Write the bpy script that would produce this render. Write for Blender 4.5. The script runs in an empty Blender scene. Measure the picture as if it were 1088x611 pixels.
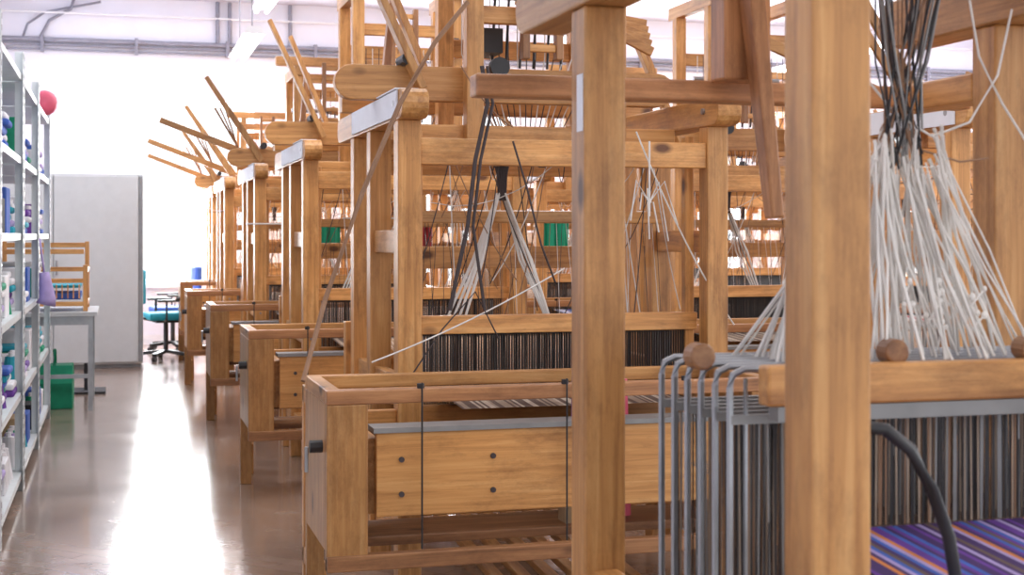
import bpy, math, random
from mathutils import Vector, Matrix
random.seed(7)
A=math.radians(15.6); CZ=1.35; F=1500.0
def P(px,py,Y):
    u=(px-544)/F
    dx=math.sin(A)+u*math.cos(A); dy=math.cos(A)-u*math.sin(A)
    t=Y/dy
    return Vector((t*dx,Y,CZ+t*(250-py)/F))
scene=bpy.context.scene
# ---------------------------------------------------------------- materials
MATS={}
def newmat(name):
    m=bpy.data.materials.new(name); m.use_nodes=True
    return m,m.node_tree,m.node_tree.nodes['Principled BSDF']
def simple(name,col,rough=.6,metal=0,noise=.12,scale=12,emit=0,spec=.5):
    m,nt,b=newmat(name)
    tc=nt.nodes.new('ShaderNodeTexCoord'); n=nt.nodes.new('ShaderNodeTexNoise')
    n.inputs['Scale'].default_value=scale; n.inputs['Detail'].default_value=4
    nt.links.new(tc.outputs['Object'],n.inputs['Vector'])
    r=nt.nodes.new('ShaderNodeValToRGB')
    r.color_ramp.elements[0].position=.3; r.color_ramp.elements[1].position=.7
    r.color_ramp.elements[0].color=[c*(1-noise) for c in col]+[1]
    r.color_ramp.elements[1].color=[min(1,c*(1+noise)) for c in col]+[1]
    nt.links.new(n.outputs['Fac'],r.inputs['Fac']); nt.links.new(r.outputs['Color'],b.inputs['Base Color'])
    b.inputs['Roughness'].default_value=rough; b.inputs['Metallic'].default_value=metal
    b.inputs['Specular IOR Level'].default_value=spec
    if emit:
        b.inputs['Emission Color'].default_value=list(col)+[1]; b.inputs['Emission Strength'].default_value=emit
    MATS[name]=m; return m
def wood(name,axis,c0,c1,c2,rough=.40):
    m,nt,b=newmat(name); N=nt.nodes; L=nt.links
    tc=N.new('ShaderNodeTexCoord'); mp=N.new('ShaderNodeMapping')
    s=[24,24,24]; s[axis]=1.1
    mp.inputs['Scale'].default_value=s
    L.new(tc.outputs['Object'],mp.inputs['Vector'])
    n=N.new('ShaderNodeTexNoise'); n.inputs['Scale'].default_value=1.6; n.inputs['Detail'].default_value=8; n.inputs['Roughness'].default_value=.66; n.inputs['Distortion'].default_value=.5
    L.new(mp.outputs['Vector'],n.inputs['Vector'])
    r=N.new('ShaderNodeValToRGB'); e=r.color_ramp.elements
    e[0].position=.28; e[0].color=list(c0)+[1]; e[1].position=.75; e[1].color=list(c2)+[1]
    k=e.new(.5); k.color=list(c1)+[1]
    L.new(n.outputs['Fac'],r.inputs['Fac'])
    mk=N.new('ShaderNodeMapping'); sk=[5,5,5]; sk[axis]=2.6; mk.inputs['Scale'].default_value=sk
    L.new(tc.outputs['Object'],mk.inputs['Vector'])
    v=N.new('ShaderNodeTexVoronoi'); v.inputs['Scale'].default_value=1.0; L.new(mk.outputs['Vector'],v.inputs['Vector'])
    kr=N.new('ShaderNodeValToRGB'); kr.color_ramp.elements[0].position=.06; kr.color_ramp.elements[0].color=(.22,.15,.12,1); kr.color_ramp.elements[1].position=.13; kr.color_ramp.elements[1].color=(1,1,1,1)
    L.new(v.outputs['Distance'],kr.inputs['Fac'])
    mx=N.new('ShaderNodeMix'); mx.data_type='RGBA'; mx.blend_type='MULTIPLY'; mx.inputs[0].default_value=1
    L.new(r.outputs['Color'],mx.inputs[6]); L.new(kr.outputs['Color'],mx.inputs[7])
    gp=N.new('ShaderNodeMapping'); sg=[8,8,8]; sg[axis]=3; gp.inputs['Scale'].default_value=sg; L.new(tc.outputs['Object'],gp.inputs['Vector'])
    gm=N.new('ShaderNodeTexNoise'); gm.inputs['Scale'].default_value=1; gm.inputs['Detail'].default_value=10; gm.inputs['Roughness'].default_value=.78; L.new(gp.outputs['Vector'],gm.inputs['Vector'])
    gr=N.new('ShaderNodeValToRGB'); gr.color_ramp.elements[0].position=.34; gr.color_ramp.elements[0].color=(.44,.38,.35,1); gr.color_ramp.elements[1].position=.53; gr.color_ramp.elements[1].color=(1,1,1,1)
    L.new(gm.outputs['Fac'],gr.inputs['Fac'])
    mg=N.new('ShaderNodeMix'); mg.data_type='RGBA'; mg.blend_type='MULTIPLY'; mg.inputs[0].default_value=.7
    L.new(mx.outputs[2],mg.inputs[6]); L.new(gr.outputs['Color'],mg.inputs[7])
    n2=N.new('ShaderNodeTexNoise'); n2.inputs['Scale'].default_value=2.2; L.new(tc.outputs['Object'],n2.inputs['Vector'])
    at=N.new('ShaderNodeAttribute'); at.attribute_name='tint'
    oi=N.new('ShaderNodeObjectInfo')
    a1=N.new('ShaderNodeMath'); a1.operation='MULTIPLY_ADD'; a1.inputs[1].default_value=.7; L.new(n2.outputs['Fac'],a1.inputs[0])
    L.new(at.outputs['Fac'],a1.inputs[2])
    a2=N.new('ShaderNodeMath'); a2.operation='MULTIPLY_ADD'; a2.inputs[1].default_value=.12; L.new(oi.outputs['Random'],a2.inputs[0]); L.new(a1.outputs[0],a2.inputs[2])
    a3=N.new('ShaderNodeMath'); a3.operation='SUBTRACT'; a3.inputs[1].default_value=.35; L.new(a2.outputs[0],a3.inputs[0])
    hs=N.new('ShaderNodeHueSaturation'); hs.inputs['Saturation'].default_value=1.0; L.new(a3.outputs[0],hs.inputs['Value']); L.new(mg.outputs[2],hs.inputs['Color'])
    L.new(hs.outputs['Color'],b.inputs['Base Color'])
    b.inputs['Roughness'].default_value=rough
    bp=N.new('ShaderNodeBump'); bp.inputs['Strength'].default_value=.14; bp.inputs['Distance'].default_value=.004
    L.new(n.outputs['Fac'],bp.inputs['Height']); L.new(bp.outputs['Normal'],b.inputs['Normal'])
    MATS[name]=m
c=((.36,.148,.042),(.60,.285,.088),(.76,.43,.17))
for i,a in enumerate('xyz'): wood('wood_'+a,i,*c)
c=((.15,.062,.026),(.28,.125,.050),(.40,.20,.085))
for i,a in enumerate('xyz'): wood('dark_'+a,i,*c)
simple('steel',(.36,.37,.39),.35,.8)
simple('blackiron',(.035,.033,.035),.5,.3)
simple('white_cord',(.76,.73,.69),.8)
simple('dark_cord',(.06,.045,.045),.8)
simple('brown_cord',(.30,.17,.10),.8)
simple('paper',(.80,.82,.88),.7,0,.03)
simple('heddle_dark',(.04,.036,.036),.5,.3)
simple('heddle_grey',(.27,.265,.26),.5,.4)
simple('warp_a',(.40,.30,.22),.8); simple('warp_b',(.14,.09,.07),.8); simple('warp_c',(.60,.50,.40),.8)
simple('cl_purple',(.13,.04,.28),.8); simple('cl_blue',(.05,.12,.45),.8); simple('cl_red',(.5,.05,.06),.8)
simple('cl_orange',(.65,.22,.05),.8); simple('cl_green',(.01,.28,.15),.8); simple('cl_yellow',(.75,.62,.2),.8)
simple('cl_teal',(.02,.32,.42),.8); simple('cl_pink',(.75,.12,.2),.5); simple('cl_white',(.8,.79,.82),.8); simple('cl_black',(.03,.03,.035),.8)
simple('cl_dkpurple',(.06,.025,.12),.8); simple('cl_lilac',(.42,.33,.6),.8)
simple('shelf_grey',(.66,.70,.71),.4,0,.05); simple('cab_grey',(.54,.56,.57),.45,0,.03); simple('cab_dark',(.22,.23,.24),.5)
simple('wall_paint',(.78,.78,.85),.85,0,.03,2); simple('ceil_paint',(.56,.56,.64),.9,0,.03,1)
simple('trim_white',(.82,.82,.85),.5,0,.02); simple('conduit',(.25,.25,.30),.5)
simple('tube_glow',(1,1,1),.5,0,0,1,8)
simple('cardboard',(.5,.35,.2),.8)
m,nt,b=newmat('floor_parquet'); N=nt.nodes; L=nt.links
tc=N.new('ShaderNodeTexCoord'); mp=N.new('ShaderNodeMapping'); mp.inputs['Rotation'].default_value=(0,0,math.radians(45)); L.new(tc.outputs['Object'],mp.inputs['Vector'])
br=N.new('ShaderNodeTexBrick'); br.inputs['Scale'].default_value=1; br.inputs['Brick Width'].default_value=.5; br.inputs['Row Height'].default_value=.09; br.inputs['Mortar Size'].default_value=.0012
br.inputs['Color1'].default_value=(.27,.185,.14,1); br.inputs['Color2'].default_value=(.33,.235,.185,1); br.inputs['Mortar'].default_value=(.17,.11,.08,1)
L.new(mp.outputs['Vector'],br.inputs['Vector'])
n=N.new('ShaderNodeTexNoise'); n.inputs['Scale'].default_value=2.5; n.inputs['Detail'].default_value=8; L.new(tc.outputs['Object'],n.inputs['Vector'])
mx=N.new('ShaderNodeMix'); mx.data_type='RGBA'; mx.blend_type='OVERLAY'; mx.inputs[0].default_value=.5
L.new(br.outputs['Color'],mx.inputs[6]); L.new(n.outputs['Fac'],mx.inputs[7]); L.new(mx.outputs[2],b.inputs['Base Color'])
rr=N.new('ShaderNodeMapRange'); rr.inputs['To Min'].default_value=.12; rr.inputs['To Max'].default_value=.26; L.new(n.outputs['Fac'],rr.inputs['Value']); L.new(rr.outputs[0],b.inputs['Roughness'])
b.inputs['Coat Weight'].default_value=.45; b.inputs['Coat Roughness'].default_value=.10
wv=N.new('ShaderNodeTexNoise'); wv.inputs['Scale'].default_value=5; wv.inputs['Detail'].default_value=5; L.new(tc.outputs['Object'],wv.inputs['Vector'])
bp=N.new('ShaderNodeBump'); bp.inputs['Strength'].default_value=.22; bp.inputs['Distance'].default_value=.006
L.new(wv.outputs['Fac'],bp.inputs['Height']); L.new(bp.outputs['Normal'],b.inputs['Normal']); L.new(bp.outputs['Normal'],b.inputs['Coat Normal'])
MATS['floor']=m
# ---------------------------------------------------------------- mesh builder
class MB:
    def __init__(s,off=(0,0,0)): s.v=[];s.f=[];s.m=[];s.t=[];s.o=Vector(off)
    def _mat(s,mat,d):
        if mat in('wood','dark'):
            a=[abs(q) for q in d]; return mat+'_'+'xyz'[a.index(max(a))]
        return mat
    def add(s,vs,fs,mat,tint):
        b=len(s.v); s.v+= [Vector(q)-s.o for q in vs]
        for f in fs: s.f.append([b+i for i in f]); s.m.append(mat); s.t.append(tint)
    def box(s,a,b,mat='wood',tint=None):
        x0,y0,z0=[min(p,q) for p,q in zip(a,b)]; x1,y1,z1=[max(p,q) for p,q in zip(a,b)]
        if tint is None: tint=random.uniform(.8,1.12)
        s.add([(x0,y0,z0),(x1,y0,z0),(x1,y1,z0),(x0,y1,z0),(x0,y0,z1),(x1,y0,z1),(x1,y1,z1),(x0,y1,z1)],
          [(0,3,2,1),(4,5,6,7),(0,1,5,4),(1,2,6,5),(2,3,7,6),(3,0,4,7)],s._mat(mat,(x1-x0,y1-y0,z1-z0)),tint)
    def beam(s,p,q,w,h,mat='wood',tint=None,w2=None,h2=None):
        p=Vector(p);q=Vector(q);d=(q-p).normalized()
        up=Vector((0,0,1)) if abs(d.z)<.9 else Vector((0,1,0))
        sd=d.cross(up).normalized(); u=sd.cross(d)
        if tint is None: tint=random.uniform(.85,1.12)
        w2=w2 or w;h2=h2 or h
        vs=[]
        for c,ww,hh in((p,w,h),(q,w2,h2)):
            for a,b in((-1,-1),(1,-1),(1,1),(-1,1)): vs.append(c+sd*a*ww/2+u*b*hh/2)
        s.add(vs,[(3,2,1,0),(4,5,6,7),(0,1,5,4),(1,2,6,5),(2,3,7,6),(3,0,4,7)],s._mat(mat,d),tint)
    def tube(s,pts,r,mat,n=5,tint=1,r2=None,cap=True):
        pts=[Vector(p) for p in pts]; rings=[]; vs=[]
        for i,p in enumerate(pts):
            d=(pts[min(i+1,len(pts)-1)]-pts[max(i-1,0)]).normalized()
            up=Vector((0,0,1)) if abs(d.z)<.9 else Vector((0,1,0))
            sd=d.cross(up).normalized(); u=sd.cross(d)
            rr=r if r2 is None else r+(r2-r)*i/(len(pts)-1)
            for k in range(n):
                a=2*math.pi*k/n; vs.append(p+sd*math.cos(a)*rr+u*math.sin(a)*rr)
        fs=[]
        for i in range(len(pts)-1):
            for k in range(n): fs.append((i*n+k,i*n+(k+1)%n,(i+1)*n+(k+1)%n,(i+1)*n+k))
        if cap: fs.append(tuple(range(n))[::-1]); fs.append(tuple((len(pts)-1)*n+k for k in range(n)))
        s.add(vs,fs,s._mat(mat,pts[-1]-pts[0]),tint)
    def prism(s,poly,plane,a0,a1,mat,tint=1,d=(1,0,0)):
        n=len(poly)
        def mk(p,a): return {'xz':(p[0],a,p[1]),'yz':(a,p[0],p[1]),'xy':(p[0],p[1],a)}[plane]
        vs=[mk(p,a0) for p in poly]+[mk(p,a1) for p in poly]
        fs=[tuple(range(n)),tuple(range(n,2*n))[::-1]]+[(i,i+n,(i+1)%n+n,(i+1)%n) for i in range(n)]
        s.add(vs,fs,s._mat(mat,d),tint)
    def sphere(s,c,r,mat,n=10,sc=(1,1,1)):
        vs=[];fs=[]
        for i in range(n//2+1):
            th=math.pi*i/(n//2)
            for k in range(n):
                ph=2*math.pi*k/n
                vs.append((c[0]+r*sc[0]*math.sin(th)*math.cos(ph),c[1]+r*sc[1]*math.sin(th)*math.sin(ph),c[2]+r*sc[2]*math.cos(th)))
        for i in range(n//2):
            for k in range(n): fs.append((i*n+k,(i+1)*n+k,(i+1)*n+(k+1)%n,i*n+(k+1)%n))
        s.add(vs,fs,mat,1)
    def mesh(s,name):
        me=bpy.data.meshes.new(name); me.from_pydata([tuple(v) for v in s.v],[],s.f)
        names=sorted(set(s.m)); 
        for q in names: me.materials.append(MATS[q])
        me.polygons.foreach_set('material_index',[names.index(q) for q in s.m])
        at=me.attributes.new('tint','FLOAT','FACE'); at.data.foreach_set('value',[float(q) for q in s.t])
        me.update(); return me
def obj(name,me,loc=(0,0,0),parent=None,bevel=0,smooth=False):
    o=bpy.data.objects.new(name,me); o.location=loc; scene.collection.objects.link(o)
    if parent: o.parent=parent
    if bevel:
        b=o.modifiers.new('bevel','BEVEL'); b.width=bevel; b.segments=2; b.limit_method='ANGLE'; b.angle_limit=math.radians(50)
    if smooth: me.polygons.foreach_set('use_smooth',[True]*len(me.polygons))
    return o
def empty(name,loc):
    e=bpy.data.objects.new(name,None); e.location=loc; e.empty_display_size=.2; scene.collection.objects.link(e); return e
def stadium(x0,x1,z0,z1,rl=True,rr=True,n=8):
    r=(z1-z0)/2; zc=(z0+z1)/2; pts=[]
    if rr: pts+=[(x1-r+r*math.cos(a),zc+r*math.sin(a)) for a in [(-.5+i/n)*math.pi for i in range(n+1)]]
    else: pts+=[(x1,z0),(x1,z1)]
    if rl: pts+=[(x0+r+r*math.cos(a),zc+r*math.sin(a)) for a in [(.5+i/n)*math.pi for i in range(n+1)]]
    else: pts+=[(x0,z1),(x0,z0)]
    return pts
def catenary(p,q,sag,n=12,wob=0):
    p=Vector(p);q=Vector(q);o=[]
    for i in range(n+1):
        t=i/n; v=p.lerp(q,t); v.z-=sag*4*t*(1-t)
        if wob and 0<i<n: v.x+=random.uniform(-wob,wob); v.y+=random.uniform(-wob,wob)
        o.append(v)
    return o
# ---------------------------------------------------------------- room
XL,XR,YB,YN,ZC=-1.40,12.5,18.0,-2.5,4.27
g=MB(); g.box((XL-.2,YN,-.1),(XR+.2,YB+.3,0),'floor',1); obj('floor',g.mesh('floor'))
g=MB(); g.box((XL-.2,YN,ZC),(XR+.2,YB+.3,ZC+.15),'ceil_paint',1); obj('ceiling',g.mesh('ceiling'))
g=MB(); g.box((XL-.2,YN,0),(XL,YB,ZC),'wall_paint',1); obj('wall_left',g.mesh('wall_left'))
wins=[(-.06,1.65),(3.3,5.0),(6.6,8.3),(9.9,11.6)]; W0,W1=.75,3.03
g=MB(); x=XL-.2
for a,b in wins:
    g.box((x,YB,0),(a,YB+.3,ZC),'wall_paint',1); g.box((a,YB,0),(b,YB+.3,W0),'wall_paint',1); g.box((a,YB,W1),(b,YB+.3,ZC),'wall_paint',1); x=b
g.box((x,YB,0),(XR+.2,YB+.3,ZC),'wall_paint',1); obj('wall_back',g.mesh('wall_back'))
g=MB(); y=YN; rw=[(0,2),(4,6),(8,10),(12,14)]  # openings added in the unseen stretch of the right wall to admit light
for a,b in rw:
    g.box((XR,y,0),(XR+.2,a,ZC),'wall_paint',1); g.box((XR,a,0),(XR+.2,b,W0),'wall_paint',1); g.box((XR,a,W1),(XR+.2,b,ZC),'wall_paint',1); y=b
g.box((XR,y,0),(XR+.2,YB,ZC),'wall_paint',1); obj('wall_right',g.mesh('wall_right'))
for i,(a,b) in enumerate(wins):
    g=MB(); f=.05; y0,y1=YB+.12,YB+.17
    g.box((a,y0,W0),(a+f,y1,W1),'trim_white',1); g.box((b-f,y0,W0),(b,y1,W1),'trim_white',1)
    g.box((a+f,y0,W0),(b-f,y1,W0+f),'trim_white',1); g.box((a+f,y0,W1-f),(b-f,y1,W1),'trim_white',1)
    g.box(((a+b)/2-.02,y0,W0+f),((a+b)/2+.02,y1,W1-f),'trim_white',1)
    g.box((a-.04,YB-.08,W0-.05),(b+.04,YB+.12,W0-.001),'trim_white',1)
    obj('window_%d'%(i+1),g.mesh('window'))
g=MB(); g.box((XL,YB-.02,0),(XR,YB-.001,.12),'trim_white',1); obj('baseboard_back',g.mesh('baseboard_back'))
g=MB(); g.box((XL+.001,YN,0),(XL+.02,YB-.02,.12),'trim_white',1); obj('baseboard_left',g.mesh('baseboard_left'))
g=MB()
for z,r in((3.72,.03),(3.66,.018),(3.60,.015)): g.tube([(XL+.02,YB-.04,z),(XR-.02,YB-.04,z)],r,'conduit',8)
for x in range(0,12): g.box((XL+.5+x*1.1,YB-.08,3.57),(XL+.54+x*1.1,YB-.001,3.77),'conduit',1)
g.tube([(-.9,YB-.04,3.75),(-.8,YB-.04,3.95),(-.55,YB-.04,4.1),(-.5,YB-.04,4.26)],.02,'conduit',6)
g.tube([(-1.1,YB-.04,3.75),(-1.05,YB-.04,3.9),(-.85,YB-.04,4.05),(-.2,YB-.04,4.2)],.015,'conduit',6)
for x in(1.2,1.35,2.1): g.tube([(x,YB-.04,3.75),(x,YB-.04,4.26)],.025,'conduit',6)
g.tube([(XL+.02,YB-.05,4.05),(XR-.02,YB-.05,4.05)],.015,'trim_white',6)
obj('wall_conduit',g.mesh('wall_conduit'))
def lamp(x,y,z,l=1.6):
    e=empty('fluorescent_lamp',(x,y,z)); g=MB()
    g.prism([(-.09,0),(.09,0),(.05,.06),(-.05,.06)],'xz',0,l,'trim_white',1)
    g.tube([(0,.2,.06),(0,.2,ZC-z-.01)],.006,'conduit',5); g.tube([(0,l-.2,.06),(0,l-.2,ZC-z-.01)],.006,'conduit',5)
    obj('housing',g.mesh('lamp_housing'),parent=e)
    g=MB(); g.tube([(-.045,.03,-.02),(-.045,l-.03,-.02)],.018,'tube_glow',8); g.tube([(.045,.03,-.02),(.045,l-.03,-.02)],.018,'tube_glow',8)
    obj('tubes',g.mesh('lamp_tubes'),parent=e)
for x,y,z in((1.05,11.4,2.96),(1.22,11.0,3.34),(4.3,12.2,3.3),(4.3,7,3.3),(7.6,12.2,3.3),(7.6,15,3.3)): lamp(x,y,z)
# ---------------------------------------------------------------- loom type
def make_loom(var):
    W=1.24; parts={}
    g=MB(); pw=.044
    H=1.78; D2=1.02
    for x in(0,W):
        for y in(0,.60,D2):
            g.box((x-pw,y-pw,0),(x+pw,y+pw,H))
        g.prism(stadium(-.16,1.42,H,H+.11),'yz',x-.05,x+.05,'wood',random.uniform(.85,1.0),(0,1,0))
        for z in(.18,.72,1.28): g.box((x-.025,pw,z),(x+.025,.60-pw,z+.09))
        for z in(.18,.72): g.box((x-.025,.60+pw,z),(x+.025,D2-pw,z+.09))
        g.box((x-.03,D2+.28,0),(x+.03,D2+.34,.95)); g.box((x-.025,D2+pw,.60),(x+.025,D2+.28,.68))
    for y,z,hh in((0,1.615,.10),(.60,1.66,.09),(D2,1.2,.10),(0,.30,.09),(.60,.2,.09),(D2,.3,.09)):
        g.box((pw,y-.03,z),(W-pw,y+.03,z+hh))
    g.box((pw,D2-.03,1.62),(W-pw,D2+.03,1.71)) if var!=1 else None
    g.tube([(pw,.0,.58),(W-pw,.0,.58)],.05,'wood',14); g.tube([(.03,1.33,.78),(W-.03,1.33,.78)],.085,'wood',16)
    for x in(.1,W-.1): g.tube([(x-.015,1.33,.78),(x+.015,1.33,.78)],.17,'wood',20)
    g.box((.03,.09,.97),(W-.03,.15,1.04),'wood',1.1); g.box((.03,.09,.60),(W-.03,.15,.70))
    for x in(.06,W-.06): g.box((x-.02,.10,.2),(x+.02,.14,1.75))
    g.box((.05,.28,1.72),(W-.05,.34,1.79)); g.box((.05,.42,1.40),(W-.05,.46,1.45))
    if var in(0,2):
        g.prism(stadium(-.22,1.22,H+.11,H+.25),'xz',.36,.42,'wood',.78)
        g.box((-.1,.95,H+.11),(W+.1,1.03,H+.18))
    ch=2.78 if var==0 else 2.6
    if var!=1:
        for x in(.32,.92):
            for y in(.26,.78):
                g.box((x-.035,y-.035,H-.08),(x+.035,y+.035,ch),tint=random.uniform(.8,1.1))
            g.box((x-.03,.2,ch),(x+.03,.9,ch+.08))
        for z in(2.2,2.55): g.box((.355,.27,z),(.885,.31,z+.07)); g.box((.355,.76,z-.08),(.885,.80,z))
        g.box((.15,.26,ch+.08),(1.1,.34,ch+.15))
        g.box((.50,.17,2.05),(.53,.22,2.7),'dark'); g.box((.64,.17,2.05),(.67,.22,2.7),'dark')
        for k in range(8): g.box((.53,.18,2.08+k*.08),(.64,.21,2.11+k*.08))
        for k in range(5): g.beam((.60,.36+.07*k,2.36),(1.12+.02*k,.36+.07*k,2.12+.04*k),.02,.04,'wood',random.uniform(.75,1.0))
    if var==0:
        g.beam((.12,.30,1.93),(-.20,.30,2.62),.03,.085,'wood',.75,.025,.05)
        g.beam((.20,.46,1.93),(-.06,.46,2.55),.03,.075,'wood',.85,.025,.05)
        g.beam((.02,.6,1.93),(.06,.6,2.35),.03,.05,'dark',1.3)
    else:
        g.beam((.05,.34,1.93),(-.38,.34,2.58),.022,.05,'wood',.65,.02,.035)
        g.beam((.10,.50,1.93),(-.28,.5,2.46),.02,.04,'wood',.7,.02,.035)
        g.beam((.10,.62,1.95),(-.72,.62,2.26),.022,.06,'wood',.62,.02,.045)
        for k in range(3): g.beam((-.12,.56,2.05),(-.30+.04*k,.56,2.36),.012,.016,'dark')
    bx0,bx1,by0,by1=-.42,1.12,-.82,-.34
    for y in(by0,by1):
        for x in(bx0,bx1-.10): 
            g.box((x,y,0 if y==by1 else .3),(x+.13 if y==by0 else x+.06,y+.04,.82),'wood',.62)
    g.box((bx0,by0,.82),(bx1,by0+.06,.865),'dark',1.4); g.box((bx0,by1,.82),(bx1,by1+.05,.865),'wood',.8)
    g.box((bx0,by0+.06,.82),(bx0+.05,by1,.865),'wood',.7); g.box((bx1-.05,by0+.06,.82),(bx1,by1,.865),'wood',.75)
    g.box((bx0,by0+.04,.36),(bx0+.025,by1,.82),'wood',.58); g.box((bx1-.025,by0+.04,.36),(bx1,by1,.82),'wood',.7)
    g.box((bx0+.16,by0+.02,.46),(bx1-.13,by0+.05,.725),'wood',.88)
    g.box((bx0+.13,by0+.08,.46),(bx0+.18,by1,.70),'wood',.7)
    g.box((bx0,by0-.01,.30),(bx1,by0+.03,.35),'dark',1.1)
    g.box((bx0+.13,by0+.2,.33),(bx1-.13,by1,.36),'dark',.9)
    g.box((bx0+.06,by1+.01,.40),(bx1-.10,by1+.03,.68),'dark',.7)
    for x in(bx0+.03,bx1-.1):
        g.box((x,by1+.05,.74),(x+.045,.02,.80)); g.box((x,by1+.05,.15),(x+.045,.02,.21))
    g.box((bx0+.03,-.02,.0),(bx0+.10,.03,.80)); g.box((bx0+.1,-.02,.62),(-pw,.02,.70))
    for k in range(6): g.beam((.3+.1*k,-.3,.08),(.3+.1*k,1.2,.16),.045,.03,'wood',.7)
    parts['frame']=(g.mesh('loom_frame'),.004)
    g=MB()
    g.box((bx0+.15,by0+.01,.726),(bx1-.12,by0+.13,.742),'heddle_grey')
    for x in(bx0+.20,bx0+.50,bx0+.90):
        for z in(.53,.64): g.tube([(x+.04,by0+.013,z),(x+.04,by0+.02,z)],.009,'dark_cord',10)
    for x in(bx0+.30,bx0+.78,bx0+1.2):
        g.tube([(x,by0-.012,.36),(x,by0-.012,.885)],.003,'blackiron',6); g.tube([(x,by0+.01,.865),(x,by0+.01,.88)],.012,'blackiron',8)
    g.tube([(bx0-.04,by0+.1,.68),(bx0,by0+.1,.68)],.02,'blackiron',8); g.tube([(bx0-.05,by0+.1,.68),(bx0-.05,by0+.1,.60)],.006,'steel',6)
    for x in(0,W):
        for z in(.35,.76): g.tube([(x,-pw-.006,z),(x,-pw,z)],.008,'steel',8)
        g.tube([(x-.06,-.02,1.84),(x-.05,-.02,1.84)],.012,'steel',8)
    for x in(.45,.62,.80): g.tube([(x-.012,.31,1.66),(x+.012,.31,1.66)],.035,'blackiron',12)
    if var!=1:
        g.box((.36,.4,2.1),(.48,.6,2.2),'blackiron'); g.tube([(.3,.5,2.35),(.9,.5,2.35)],.018,'steel',8)
        for k in range(7): g.tube([(.40+.06*k,.45,2.35),(.40+.06*k,.50,2.05)],.006,'blackiron',5)
        g.tube([(.42,.22,2.02),(.42,.26,2.02)],.04,'blackiron',12)
        g.tube([(.88,.20,2.48),(.92,.20,2.48)],.06,'blackiron',14)
        g.tube([(.06,.28,2.05),(.06,.42,2.05)],.025,'blackiron',10)
    parts['ironwork']=(g.mesh('loom_iron'),0)
    g=MB(); g.box((-.058,-.08,1.79),(-.052,.95,1.885),'paper'); g.box((-.058,-.06,H+.111),(.03,.34,H+.116),'paper')
    parts['paper_label']=(g.mesh('loom_paper'),0)
    g=MB()
    for j in range(4):
        y=.22+.055*j
        g.box((.10,y-.008,.955),(W-.10,y+.008,.975),'blackiron' if j<2 else 'steel'); g.box((.10,y-.008,.50),(W-.10,y+.008,.52),'steel')
        for x in(.10,W-.10): g.box((x-.006,y-.008,.52),(x+.006,y+.008,.955),'steel')
        for k in range(70):
            x=.13+k*(W-.26)/69+random.uniform(-.004,.004)
            g.tube([(x,y,.52),(x+random.uniform(-.004,.004),y,.955)],.0018,random.choice(['heddle_dark','heddle_dark','heddle_grey','brown_cord']),3,cap=False)
    for k in range(110):
        x=.06+k*(W-.12)/109; g.box((x-.0012,.112,.70),(x+.0012,.128,.97),'heddle_dark')
    parts['heddles']=(g.mesh('loom_heddles'),0)
    g=MB()
    for ax in(.45,):
        for sgn in(-1,1):
            for k in range(10):
                x=ax+sgn*(.19+.012*(k%4)); y=.22+.055*(k%4)
                g.tube([(ax+sgn*.012,.3+.004*k,1.52),(ax+sgn*.10+random.uniform(-.006,.006),y+.01,1.25),(x,y,.975)],.0048,'white_cord',5)
        for k in range(24): g.tube([(ax+random.uniform(-.06,.06),.31,1.74),(ax+random.uniform(-.025,.025),.3,1.6),(ax+random.uniform(-.015,.015),.30,1.49)],.0035,'dark_cord',4)
    for k in range(5): g.tube([(.92,.31,1.74),(.90+.02*k,.31,1.4),(.80+.06*k,.27,.975)],.0025,'white_cord',4)
    for k in range(44):
        x=.08+k*.0255; g.tube([(x+random.uniform(-.01,.01),.44,1.42),(x+random.uniform(-.03,.03),.40,.98)],.0015,random.choice(['white_cord','brown_cord','dark_cord','dark_cord']),3)
    for k in range(20):
        x=random.uniform(.1,1.1); g.tube(catenary((x,.3,1.75),(x+random.uniform(-.35,.35),random.uniform(.1,.6),random.uniform(.9,1.2)),.05,6),.0024,random.choice(['white_cord','brown_cord','dark_cord']),4)
    for k in range(10):
        x=random.uniform(.0,1.2); g.tube(catenary((x,.0,1.66),(x+random.uniform(-.5,.5),.6,random.uniform(1.2,1.7)),.08,6),.002,random.choice(['white_cord','dark_cord']),4)
    if var!=1:
        for k in range(16):
            x=.33+.04*k; g.tube([(x,.5,2.5),(x,.5,2.1),(.45+.03*k*.6,.4,1.76)],.0025,random.choice(['dark_cord','dark_cord','white_cord']),4)
    parts['cords']=(g.mesh('loom_cords'),0)
    g=MB(); n=90
    cols={0:['warp_a','warp_b','warp_c','warp_b'],1:['cl_red','warp_c','cl_white','warp_b'],2:['cl_blue','cl_white','cl_purple','cl_teal']}[var]
    for k in range(n):
        x0=.14+k*(W-.28)/n; mt=cols[(k//4+(k%3==0))%4]
        w=(W-.28)/n*.95
        g.add([(x0,-.30,.73),(x0+w,-.30,.73),(x0+w,.10,.75),(x0,.10,.75)],[(0,1,2,3)],mt,1)
        w*=.5
        g.add([(x0,.14,.75),(x0+w,.14,.75),(x0+w,1.33,.866),(x0,1.33,.866)],[(0,1,2,3)],'warp_c' if k%2 else 'warp_a',1)
    parts['woven_cloth']=(g.mesh('loom_cloth'),0)
    return parts
TYPES={i:make_loom(i) for i in range(3)}
def place(var,x,y,rot=0):
    e=empty('floor_loom',(x,y,0))
    for nme,(me,bv) in TYPES[var].items(): obj(nme,me,parent=e,bevel=bv)
    return e
loomA=place(0,1.045,5.2)
place(0,1.06,8.1); place(2,1.04,10.85); place(1,1.0,13.4); place(2,1.05,16.0)
for i,y in enumerate((5.0,7.9,10.8,13.7)): place([1,0,2,1][i],3.25,y)
for i,y in enumerate((6.4,9.3,12.2,15.0)): place([2,1,0,2][i],5.35,y)
for i,y in enumerate((9.0,12.0,15.0)): place([1,2,0][i],7.5,y)
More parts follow.
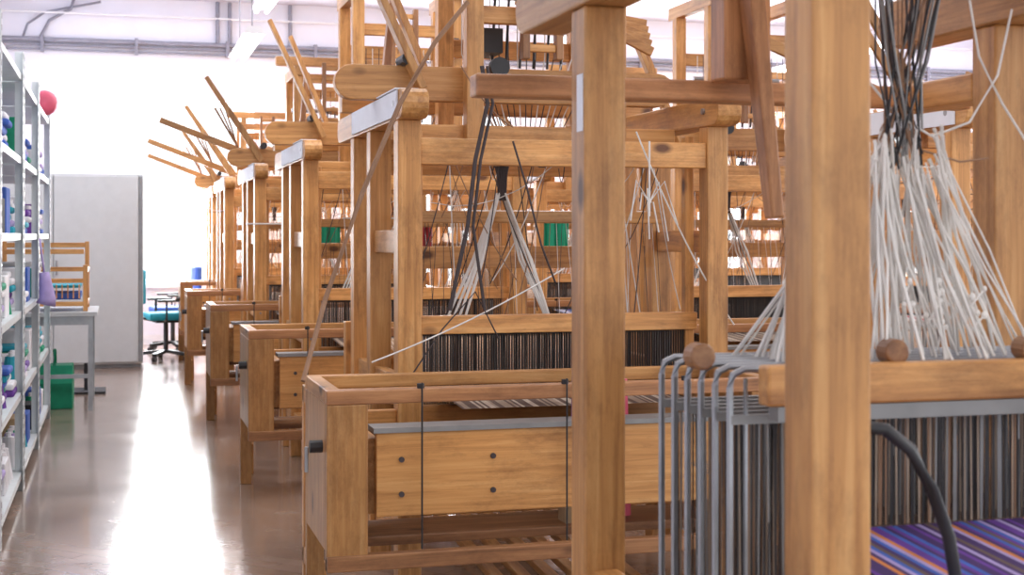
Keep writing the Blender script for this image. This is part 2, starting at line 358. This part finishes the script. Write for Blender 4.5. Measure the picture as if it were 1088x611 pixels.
for i,y in enumerate((12.5,15.4)): place([0,1][i],9.6,y)
o=loomA.location
g=MB(o)
g.tube([P(497,2,4.9),P(462,45,4.9),P(425,110,4.9),P(385,205,4.9),P(345,320,4.85),P(322,405,4.7)],.009,'brown_cord',6)
pts=[P(512,70,5.0),P(518,110,5.0),P(505,170,5.0),P(497,240,5.0),P(486,290,5.0),P(478,330,5.0)]
g.tube(pts,.008,'dark_cord',6); g.tube([p+Vector((.02,0,0)) for p in pts[:4]]+[P(515,330,5.0)],.006,'dark_cord',6)
g.tube([P(545,150,5.0),P(560,200,5.0),P(575,260,5.0),P(590,300,5.05)],.004,'dark_cord',6)
g.tube(catenary(P(395,385,5.0),P(600,285,5.2),.02),.003,'white_cord',4)
g.tube(catenary(P(490,70,5.05),P(545,135,5.1),.03),.003,'brown_cord',4)
g.tube(catenary(P(676,140,5.1),P(780,345,5.2),.05),.0035,'white_cord',4)
g.tube(catenary(P(690,150,5.1),P(690,230,5.1),0),.004,'white_cord',4)
for k in range(6): g.tube([P(690,215,5.1),P(676+6*k,205+random.uniform(-20,20),5.1),P(670+10*k,240+random.uniform(-20,20),5.1)],.003,'white_cord',4)
g.tube([P(530,360,5.1),P(505,310,5.1),P(470,350,5.1),P(430,410,5.1)],.003,'dark_cord',4)
obj('loose_cords',g.mesh('loose_cords'),parent=loomA)
# ---------------------------------------------------------------- near loom (custom)
o=Vector((.9,1.68,0)); eB=empty('floor_loom',o)
g=MB(o); pw=.042; Xl,Xr=.9,1.8; Y0,Y1=1.68,2.6; H=1.79
for x in(Xl,Xr):
    for y in(Y0,Y1): g.box((x-pw,y-pw,0),(x+pw,y+pw,H),tint=.85)
    g.prism(stadium(Y0-.3,3.02,H,H+.11),'yz',x-.05,x+.05,'wood',.75,(0,1,0))
    for z in(.15,.62): g.box((x-.025,Y0+pw,z),(x+.025,Y1-pw,z+.09))
g.box((Xl+pw,Y0-.03,H-.11),(Xr-pw,Y0+.03,H-.01))
g.box((Xl+pw,Y1-.03,.2),(Xr-pw,Y1+.03,.29)); g.box((Xl+pw,Y0-.03,.2),(Xr-pw,Y0+.03,.29))
rz0,rz1=1.075,1.14
g.box((1.0,2.06,rz0),(1.74,2.10,rz1),'wood',1.05)
for px in(735,938,1080):
    p=P(px,372,2.14); g.tube([(p.x,2.09,1.155),(p.x,2.13,1.155)],.022,'dark',16)
p=P(500,93,2.95); q=P(1020,88,2.95)
g.box((p.x,2.9,p.z-.022),(q.x,2.96,p.z+.026),'dark',1.8)
g.box((Xr-pw,2.642,p.z-.03),(Xr+pw,2.98,p.z+.03),'wood')
g.beam(P(795,-40,2.78),P(823,232,2.78),.035,.065,'dark',1.5,.03,.042)
g.box((P(766,0,2.84).x,2.82,P(766,85,2.84).z),(P(815,0,2.84).x,2.898,2.05),'dark',1.8)
for x in(1.15,1.6): g.box((x-.04,2.1,H+.0),(x+.04,2.18,2.6)); 
g.box((Xl,2.1,H+.11),(Xr,2.18,H+.19))
for x in(Xl,Xr): g.box((x-.03,2.66,H+.11),(x+.03,2.9,H+.18))
g.box((Xl-.03,2.8,H+.18),(Xr+.03,2.9,H+.26))
g.box((Xl-.03,Y0-.26,.0),(Xl+.03,Y0-.2,.78)); g.box((Xr-.03,Y0-.26,0),(Xr+.03,Y0-.2,.78)); g.tube([(Xl+.03,Y0-.23,.765),(Xr-.03,Y0-.23,.765)],.045,'wood',16)
for x in(Xl,Xr): g.box((x-.025,Y0-.2,.62),(x+.025,Y0-pw,.71))
obj('frame',g.mesh('loomB_frame'),parent=eB,bevel=.005)
g=MB(o)
g.box((Xl-pw-.002,Y1-.035,1.55),(Xl-pw-.0005,Y1+.0,1.66),'paper')
obj('torn_paper_label',g.mesh('label'),parent=eB)
g=MB(o)
hx0,hx1=.965,1.73
for j in range(6):
    y=2.13+.05*j; x0=hx0-.004*j
    g.tube([(x0,y,.40),(x0,y,1.10),(x0+.006,y,1.122),(x0+.025,y,1.13),(hx1-.025,y,1.13),(hx1,y,1.11),(hx1,y,.40)],.0062,'steel',6)
    g.tube([(x0+.028,y,.40),(x0+.028,y,1.115)],.004,'steel',6)
    g.box((x0,y-.006,1.04),(hx1,y+.006,1.055),'heddle_grey'); g.box((x0,y-.006,.40),(hx1,y+.006,.42),'steel')
    for k in range(125):
        x=x0+.030+k*(hx1-x0-.05)/124+random.uniform(-.003,.003)
        m_=random.choice(['heddle_dark','heddle_dark','heddle_grey','heddle_grey','brown_cord','warp_a'] if k%9 else ['heddle_dark'])
        g.tube([(x,y,.42),(x+random.uniform(-.004,.004),y,.75),(x,y,1.055)],.0017,m_,3,cap=False)
g.box((1.02,2.065,1.05),(1.74,2.10,1.074),'heddle_grey')
obj('heddle_frames',g.mesh('loomB_heddles'),parent=eB)
g=MB(o)
apx=P(950,150,2.2)
for k in range(78):
    leg=k%6
    bx=[915,945,975,1008,1040,1068][leg]+random.uniform(-9,9)
    b=P(bx,380,2.2); b.z=1.14; b.y=2.08+random.uniform(0,.3)
    a=apx+Vector((random.uniform(-.02,.02)+[-.035,-.015,.0,.02,.045,.08][leg],random.uniform(-.03,.03),random.uniform(-.06,.03)))
    mid=a.lerp(b,.5)+Vector((random.uniform(-.022,.022),0,-.01))
    g.tube([a,mid,b],random.choice([.0018,.0026,.0036]),'white_cord',5)
for k in range(24):
    a=P(792+44*random.random(),385,2.3); a.z=1.13; a.y=2.1+random.uniform(0,.28)
    g.tube([a,P(832+random.uniform(0,18),300,2.25),apx+Vector((-.02,0,0))],random.choice([.002,.003,.0038]),'white_cord',5)
for k in range(16):
    p=P(955+95*random.random(),random.uniform(295,350),2.15); g.sphere(p,random.uniform(.004,.006),'white_cord',8,(1,1,1.3))
    g.tube([p,p+Vector((random.uniform(-.03,.03),0,-random.uniform(.02,.06)))],.0018,'white_cord',4)
for k in range(40):
    top=P(930+72*random.random(),-20,2.2+random.uniform(-.04,.04)); mid=top.lerp(apx,.5)+Vector((random.uniform(-.02,.02),0,0))
    g.tube([apx+Vector((random.uniform(-.03,.06),0,random.uniform(-.05,.03))),mid,top],random.choice([.0014,.0024,.0020]),random.choice(['dark_cord','blackiron','heddle_grey','brown_cord']),5)
g.tube([P(922,85,2.2),P(950,120,2.2),P(990,145,2.2),P(1030,130,2.2),P(1060,80,2.2),P(1075,10,2.2)],.0022,'white_cord',5)
g.tube([P(1090,150,2.2),P(1065,110,2.2),P(1040,60,2.2),P(1030,0,2.2)],.0022,'white_cord',5)
g.tube([P(980,160,2.2),P(1020,172,2.2),P(1050,168,2.2)],.002,'brown_cord',5)
obj('harness_cords',g.mesh('loomB_cords'),parent=eB)
g=MB(o)
cols=['cl_purple','cl_dkpurple','cl_blue','cl_dkpurple','cl_lilac','cl_dkpurple','cl_orange','cl_purple','cl_dkpurple','cl_purple','cl_lilac','cl_blue','cl_dkpurple','warp_b']
n=70
for k in range(n):
    x0=1.09+k*.64/n; w=.64/n
    g.add([(x0,1.45,.81),(x0+w,1.45,.81),(x0+w,2.12,.86),(x0,2.12,.86)],[(0,1,2,3)],cols[(k*5//3)%14],1)
    g.add([(x0,2.12,.86),(x0+w*.6,2.12,.86),(x0+w*.6,2.6,.9),(x0,2.6,.9)],[(0,1,2,3)],'warp_b',1)
obj('striped_cloth',g.mesh('loomB_cloth'),parent=eB)
g=MB(o)
pp=[P(905,452,1.85),P(940,456,1.85),P(968,478,1.85),P(990,520,1.85),P(1008,570,1.85),P(1018,630,1.85),P(1020,720,1.85)]
g.tube(pp,.010,'blackiron',10)
obj('rubber_hose',g.mesh('hose'),parent=eB,smooth=True)
g=MB((1.6,4.75,0)); 
e=empty('weaving_supplies',(1.6,4.75,0))
for k,(dx,c_) in enumerate(((0,'cl_purple'),(.08,'cl_green'),(.16,'cl_pink'))):
    g.tube([(1.56+dx,4.72,.36),(1.56+dx,4.72,.9-.03*k)],.035,c_,12,r2=.022)
g.box((1.48,4.62,.36),(1.56,4.70,.66),'cardboard')
obj('yarn_cones',g.mesh('supplies'),parent=e)
def hang(a,b,Y,c_):
    g=MB(); p=P(*a,Y); q=P(*b,Y); n=8
    vs=[];fs=[]
    for i in range(n+1):
        x=p.x+(q.x-p.x)*i/n; yy=Y+.02*math.sin(i*1.9)
        vs+=[(x,yy,p.z),(x,yy+.01,q.z-.01*(i%2))]
    for i in range(n): fs.append((2*i,2*i+1,2*i+3,2*i+2))
    g.add(vs,fs,c_,1); return g
for a,b,Y,c_ in(((338,238),(362,272),9.9,'cl_green'),((578,225),(605,262),7.9,'cl_green'),((445,232),(460,262),9.0,'cl_red')):
    g=hang(a,b,Y,c_); p=P(*a,Y);q=P(*b,Y)
    g.tube([(p.x-.5,Y,p.z),(q.x+.5,Y,p.z)],.006,'white_cord',5)
    obj('fabric_sample',g.mesh('fabric'))
# ---------------------------------------------------------------- shelving left
zs=[.10,.52,.95,1.36,1.76,2.2]
def rack(y0,y1,h):
    e=empty('metal_shelving_rack',(-.74,y0,0)); g=MB((-.74,y0,0))
    for x in(-1.0,-.48):
        for y in(y0,y1):
            sx=1 if x<-.7 else -1; sy=1 if y==y0 else -1
            g.box((x,y,0),(x+sx*.045,y+sy*.004,h),'shelf_grey'); g.box((x,y+sy*.004,0),(x+sx*.004,y+sy*.045,h),'shelf_grey')
            for k in range(int(h/.05)):
                g.box((x+sx*.016,y-sy*.001,.03+k*.05),(x+sx*.030,y,.055+k*.05),'cab_dark')
                g.box((x-sx*.001,y+sy*.016,.03+k*.05),(x,y+sy*.030,.055+k*.05),'cab_dark')
    for z in zs:
        if z<h: g.box((-.99,y0+.006,z-.035),(-.49,y1-.006,z),'shelf_grey')
    obj('rack',g.mesh('rack'),parent=e)
rack(6.4,7.9,2.32); rack(7.95,9.4,2.32); rack(9.45,10.95,2.32)
g=MB(); gb=MB(); gf=MB()
cc=['cl_white','cl_blue','cl_blue','cl_white','cl_teal','cl_green','cl_lilac','cl_white','cl_purple','cl_white']
def cone(g,x,y,z,c_,s=1): 
    g.tube([(x,y,z),(x,y,z+.16*s)],.055*s,c_,12,r2=.03*s); g.tube([(x,y,z+.16*s),(x,y,z+.185*s)],.014,'cl_white',8)
rs=random.Random(5)
for z in zs[:-1]:
    y=6.55
    while y<10.7:
        if abs(y-7.92)<.15 or abs(y-9.43)<.15: y+=.3; continue
        t=rs.random()
        if t<.4:
            for r in range(3): cone(g,-.57-.13*r,y,z,rs.choice(cc))
            y+=.13
        elif t<.62:
            hh=rs.uniform(.14,.26)
            gb.box((-.92,y-.03,z),(-.52,y+.22,z+hh),rs.choice(['cl_white','cl_white','cl_black','cl_blue','cl_green','cardboard']),1)
            y+=.34
        elif t<.92:
            zz=z
            for k in range(rs.randint(3,6)):
                gf.box((-.90,y,zz),(-.53+rs.uniform(-.02,.02),y+.24,zz+.035),rs.choice(cc),1); zz+=.035
            y+=.32
        else: y+=.15
obj('yarn_cones_on_shelves',g.mesh('cones')); obj('storage_boxes',gb.mesh('boxes'),bevel=.006); obj('folded_fabrics',gf.mesh('folds'),bevel=.012)
g=MB(); g.sphere((-.50,10.55,2.2+.09),.09,'cl_pink',16); obj('pink_ball',g.mesh('ball'),smooth=True)
g=MB()
g.tube([(-.44,9.2,1.12),(-.43,9.2,1.04),(-.42,9.2,.96),(-.43,9.2,.92)],.03,'cl_lilac',12,r2=.06)
g.tube([(-.44,9.2,1.12),(-.465,9.2,1.33)],.006,'cl_lilac',6)
obj('hanging_bag',g.mesh('bag'),smooth=True)
e=empty('work_table',(-.6,11.8,0)); g=MB((-.6,11.8,0))
g.box((-1.1,11.3,.73),(-.15,12.3,.76),'cab_grey')
for x in(-1.06,-.22):
    for y in(11.34,12.22): g.box((x,y,0),(x+.035,y+.035,.73),'steel')
g.box((-1.02,11.34,.66),(-.22,11.37,.73),'steel'); g.box((-1.02,11.35,.25),(-.22,11.38,.28),'steel')
obj('table',g.mesh('table'),parent=e)
e=empty('table_loom',(-.55,11.7,.76)); g=MB((-.55,11.7,.76))
for x in(-.9,-.26):
    for y in(11.45,12.1): g.box((x,y,.76),(x+.035,y+.035,1.12 if y<12 else 1.3))
    g.box((x,11.485,1.06),(x+.035,12.1,1.10)); g.box((x,11.485,.80),(x+.035,12.1,.84))
for z in(.80,.98,1.07,): g.box((-.865,11.45,z),(-.26,11.48,z+.035))
g.box((-.865,12.1,1.25),(-.26,12.13,1.29)); g.box((-.865,11.8,1.2),(-.26,11.83,1.24))
for k in range(14): g.box((-.84+k*.042,11.455,.86),(-.83+k*.042,11.465,.97),'wood')
g.box((-.84,11.5,.85),(-.28,12.05,.9),'cl_blue'); g.box((-.84,11.5,.94),(-.28,12.05,.96),'cl_teal')
obj('table_loom_frame',g.mesh('tl'),parent=e,bevel=.003)
g=MB(); g.prism([(11.5,0),(11.95,0),(11.98,.2),(11.85,.33),(11.6,.33),(11.48,.2)],'yz',-.62,-.34,'cl_green',1)
g.tube([(-.48,11.6,.32),(-.48,11.65,.44),(-.48,11.8,.44),(-.48,11.85,.32)],.012,'cl_green',6)
obj('green_tote_bag',g.mesh('tote'),bevel=.03)
g=MB(); 
g.box((-.42,12.5,0),(-.1,12.9,.02),'cl_black'); g.box((-.28,12.68,.02),(-.25,12.71,.25),'cl_black'); obj('pedal_base',g.mesh('pedal'))
g=MB(); x0,x1=-1.3,.25
g.box((x0,14.9,0.04),(x1,15.4,1.97),'cab_grey',1); g.box((x0+.02,14.92,0),(x1-.02,15.38,.04),'cab_dark')
g.box((x0+.01,14.88,.06),(-.63,14.9,1.95),'cab_grey'); g.box((-.62,14.88,.06),(x1-.05,14.9,1.95),'cab_grey')
g.box((x1-.045,14.885,.06),(x1-.005,14.9,1.95),'cab_dark')
g.box((-.60,14.86,.95),(-.58,14.88,1.1),'steel')
obj('storage_cabinet',g.mesh('cabinet'),bevel=.006)
def chair(x,y,rot,c_):
    e=empty('office_chair',(x,y,0)); e.rotation_euler=(0,0,rot); g=MB()
    for k in range(5):
        a=2*math.pi*k/5; d=Vector((math.cos(a),math.sin(a),0))
        g.beam(d*.03+Vector((0,0,.10)),d*.29+Vector((0,0,.075)),.05,.035,'blackiron'); 
        c_0=d*.29+Vector((0,0,.03)); g.tube([c_0+Vector((-d.y,d.x,0))*.022,c_0-Vector((-d.y,d.x,0))*.022],.03,'blackiron',10)
    g.tube([(0,0,.08),(0,0,.42)],.025,'blackiron',10); g.box((-.12,-.12,.41),(.12,.12,.44),'blackiron')
    g.tube([(0,.1,.43),(0,.26,.46),(0,.29,.65),(0,.27,.8)],.018,'blackiron',8)
    for s in(-1,1): g.tube([(s*.12,.05,.43),(s*.28,.05,.45),(s*.28,.05,.64)],.014,'blackiron',6); g.box((s*.28-.03,-.12,.64),(s*.28+.03,.14,.665),'blackiron')
    obj('base',g.mesh('chair_base'),parent=e)
    g=MB(); g.box((-.24,-.24,.44),(.24,.22,.52),c_); obj('seat',g.mesh('chair_seat'),parent=e,bevel=.03)
    g=MB(); g.prism([(-.2,.26),(-.12,.235),(.0,.225),(.12,.235),(.2,.26),(.2,.30),(.12,.275),(0,.265),(-.12,.275),(-.2,.30)],'xy',.62,.98,c_); obj('backrest',g.mesh('chair_back'),parent=e,bevel=.015)
chair(.50,15.7,math.radians(100),'cl_teal'); chair(.62,17.0,math.radians(-80),'cl_blue')
# ---------------------------------------------------------------- light
w=bpy.data.worlds.new('World'); scene.world=w; w.use_nodes=True
w.node_tree.nodes['Background'].inputs[0].default_value=(.92,.96,1,1); w.node_tree.nodes['Background'].inputs[1].default_value=1.75
def area(name,loc,rot,sx,sy,pw_,col=(1,1,1)):
    l=bpy.data.lights.new(name,'AREA'); l.shape='RECTANGLE'; l.size=sx; l.size_y=sy; l.energy=pw_; l.color=col
    o=bpy.data.objects.new(name,l); o.location=loc; o.rotation_euler=rot; scene.collection.objects.link(o)
for i,(a,b) in enumerate(wins): area('window_light_%d'%i,((a+b)/2,YB+.25,1.9),(math.radians(-90),0,0),1.6,2.2,430,(.95,.975,1))
for i,(a,b) in enumerate(rw): area('side_fill_%d'%i,(XR+.1,(a+b)/2,1.9),(0,math.radians(90),0),2.2,1.9,170,(.95,.975,1))  # added fill lamps at the unseen right-wall openings, brightening the room
for i,(x,y) in enumerate(((2,2),(1,7),(1,12.5),(7,4),(7,9),(7,13.5))): area('ceiling_fill_%d'%i,(x,y,ZC-.05),(0,0,0),2.5,2.5,(65,100,95,115,120,120)[i],(.98,.99,1))  # added fill panels under the ceiling, out of view, with no fixtures
# ---------------------------------------------------------------- camera
cd=bpy.data.cameras.new('camera'); cam=bpy.data.objects.new('camera',cd); scene.collection.objects.link(cam)
cam.location=(0,0,CZ); cam.rotation_euler=(math.radians(90),0,-A)
cd.sensor_width=36; cd.lens=F/1088*36; cd.shift_y=-(305.5-250)/1088
cd.dof.use_dof=True; cd.dof.focus_distance=5.2; cd.dof.aperture_fstop=7
scene.camera=cam
scene.view_settings.view_transform='Standard'
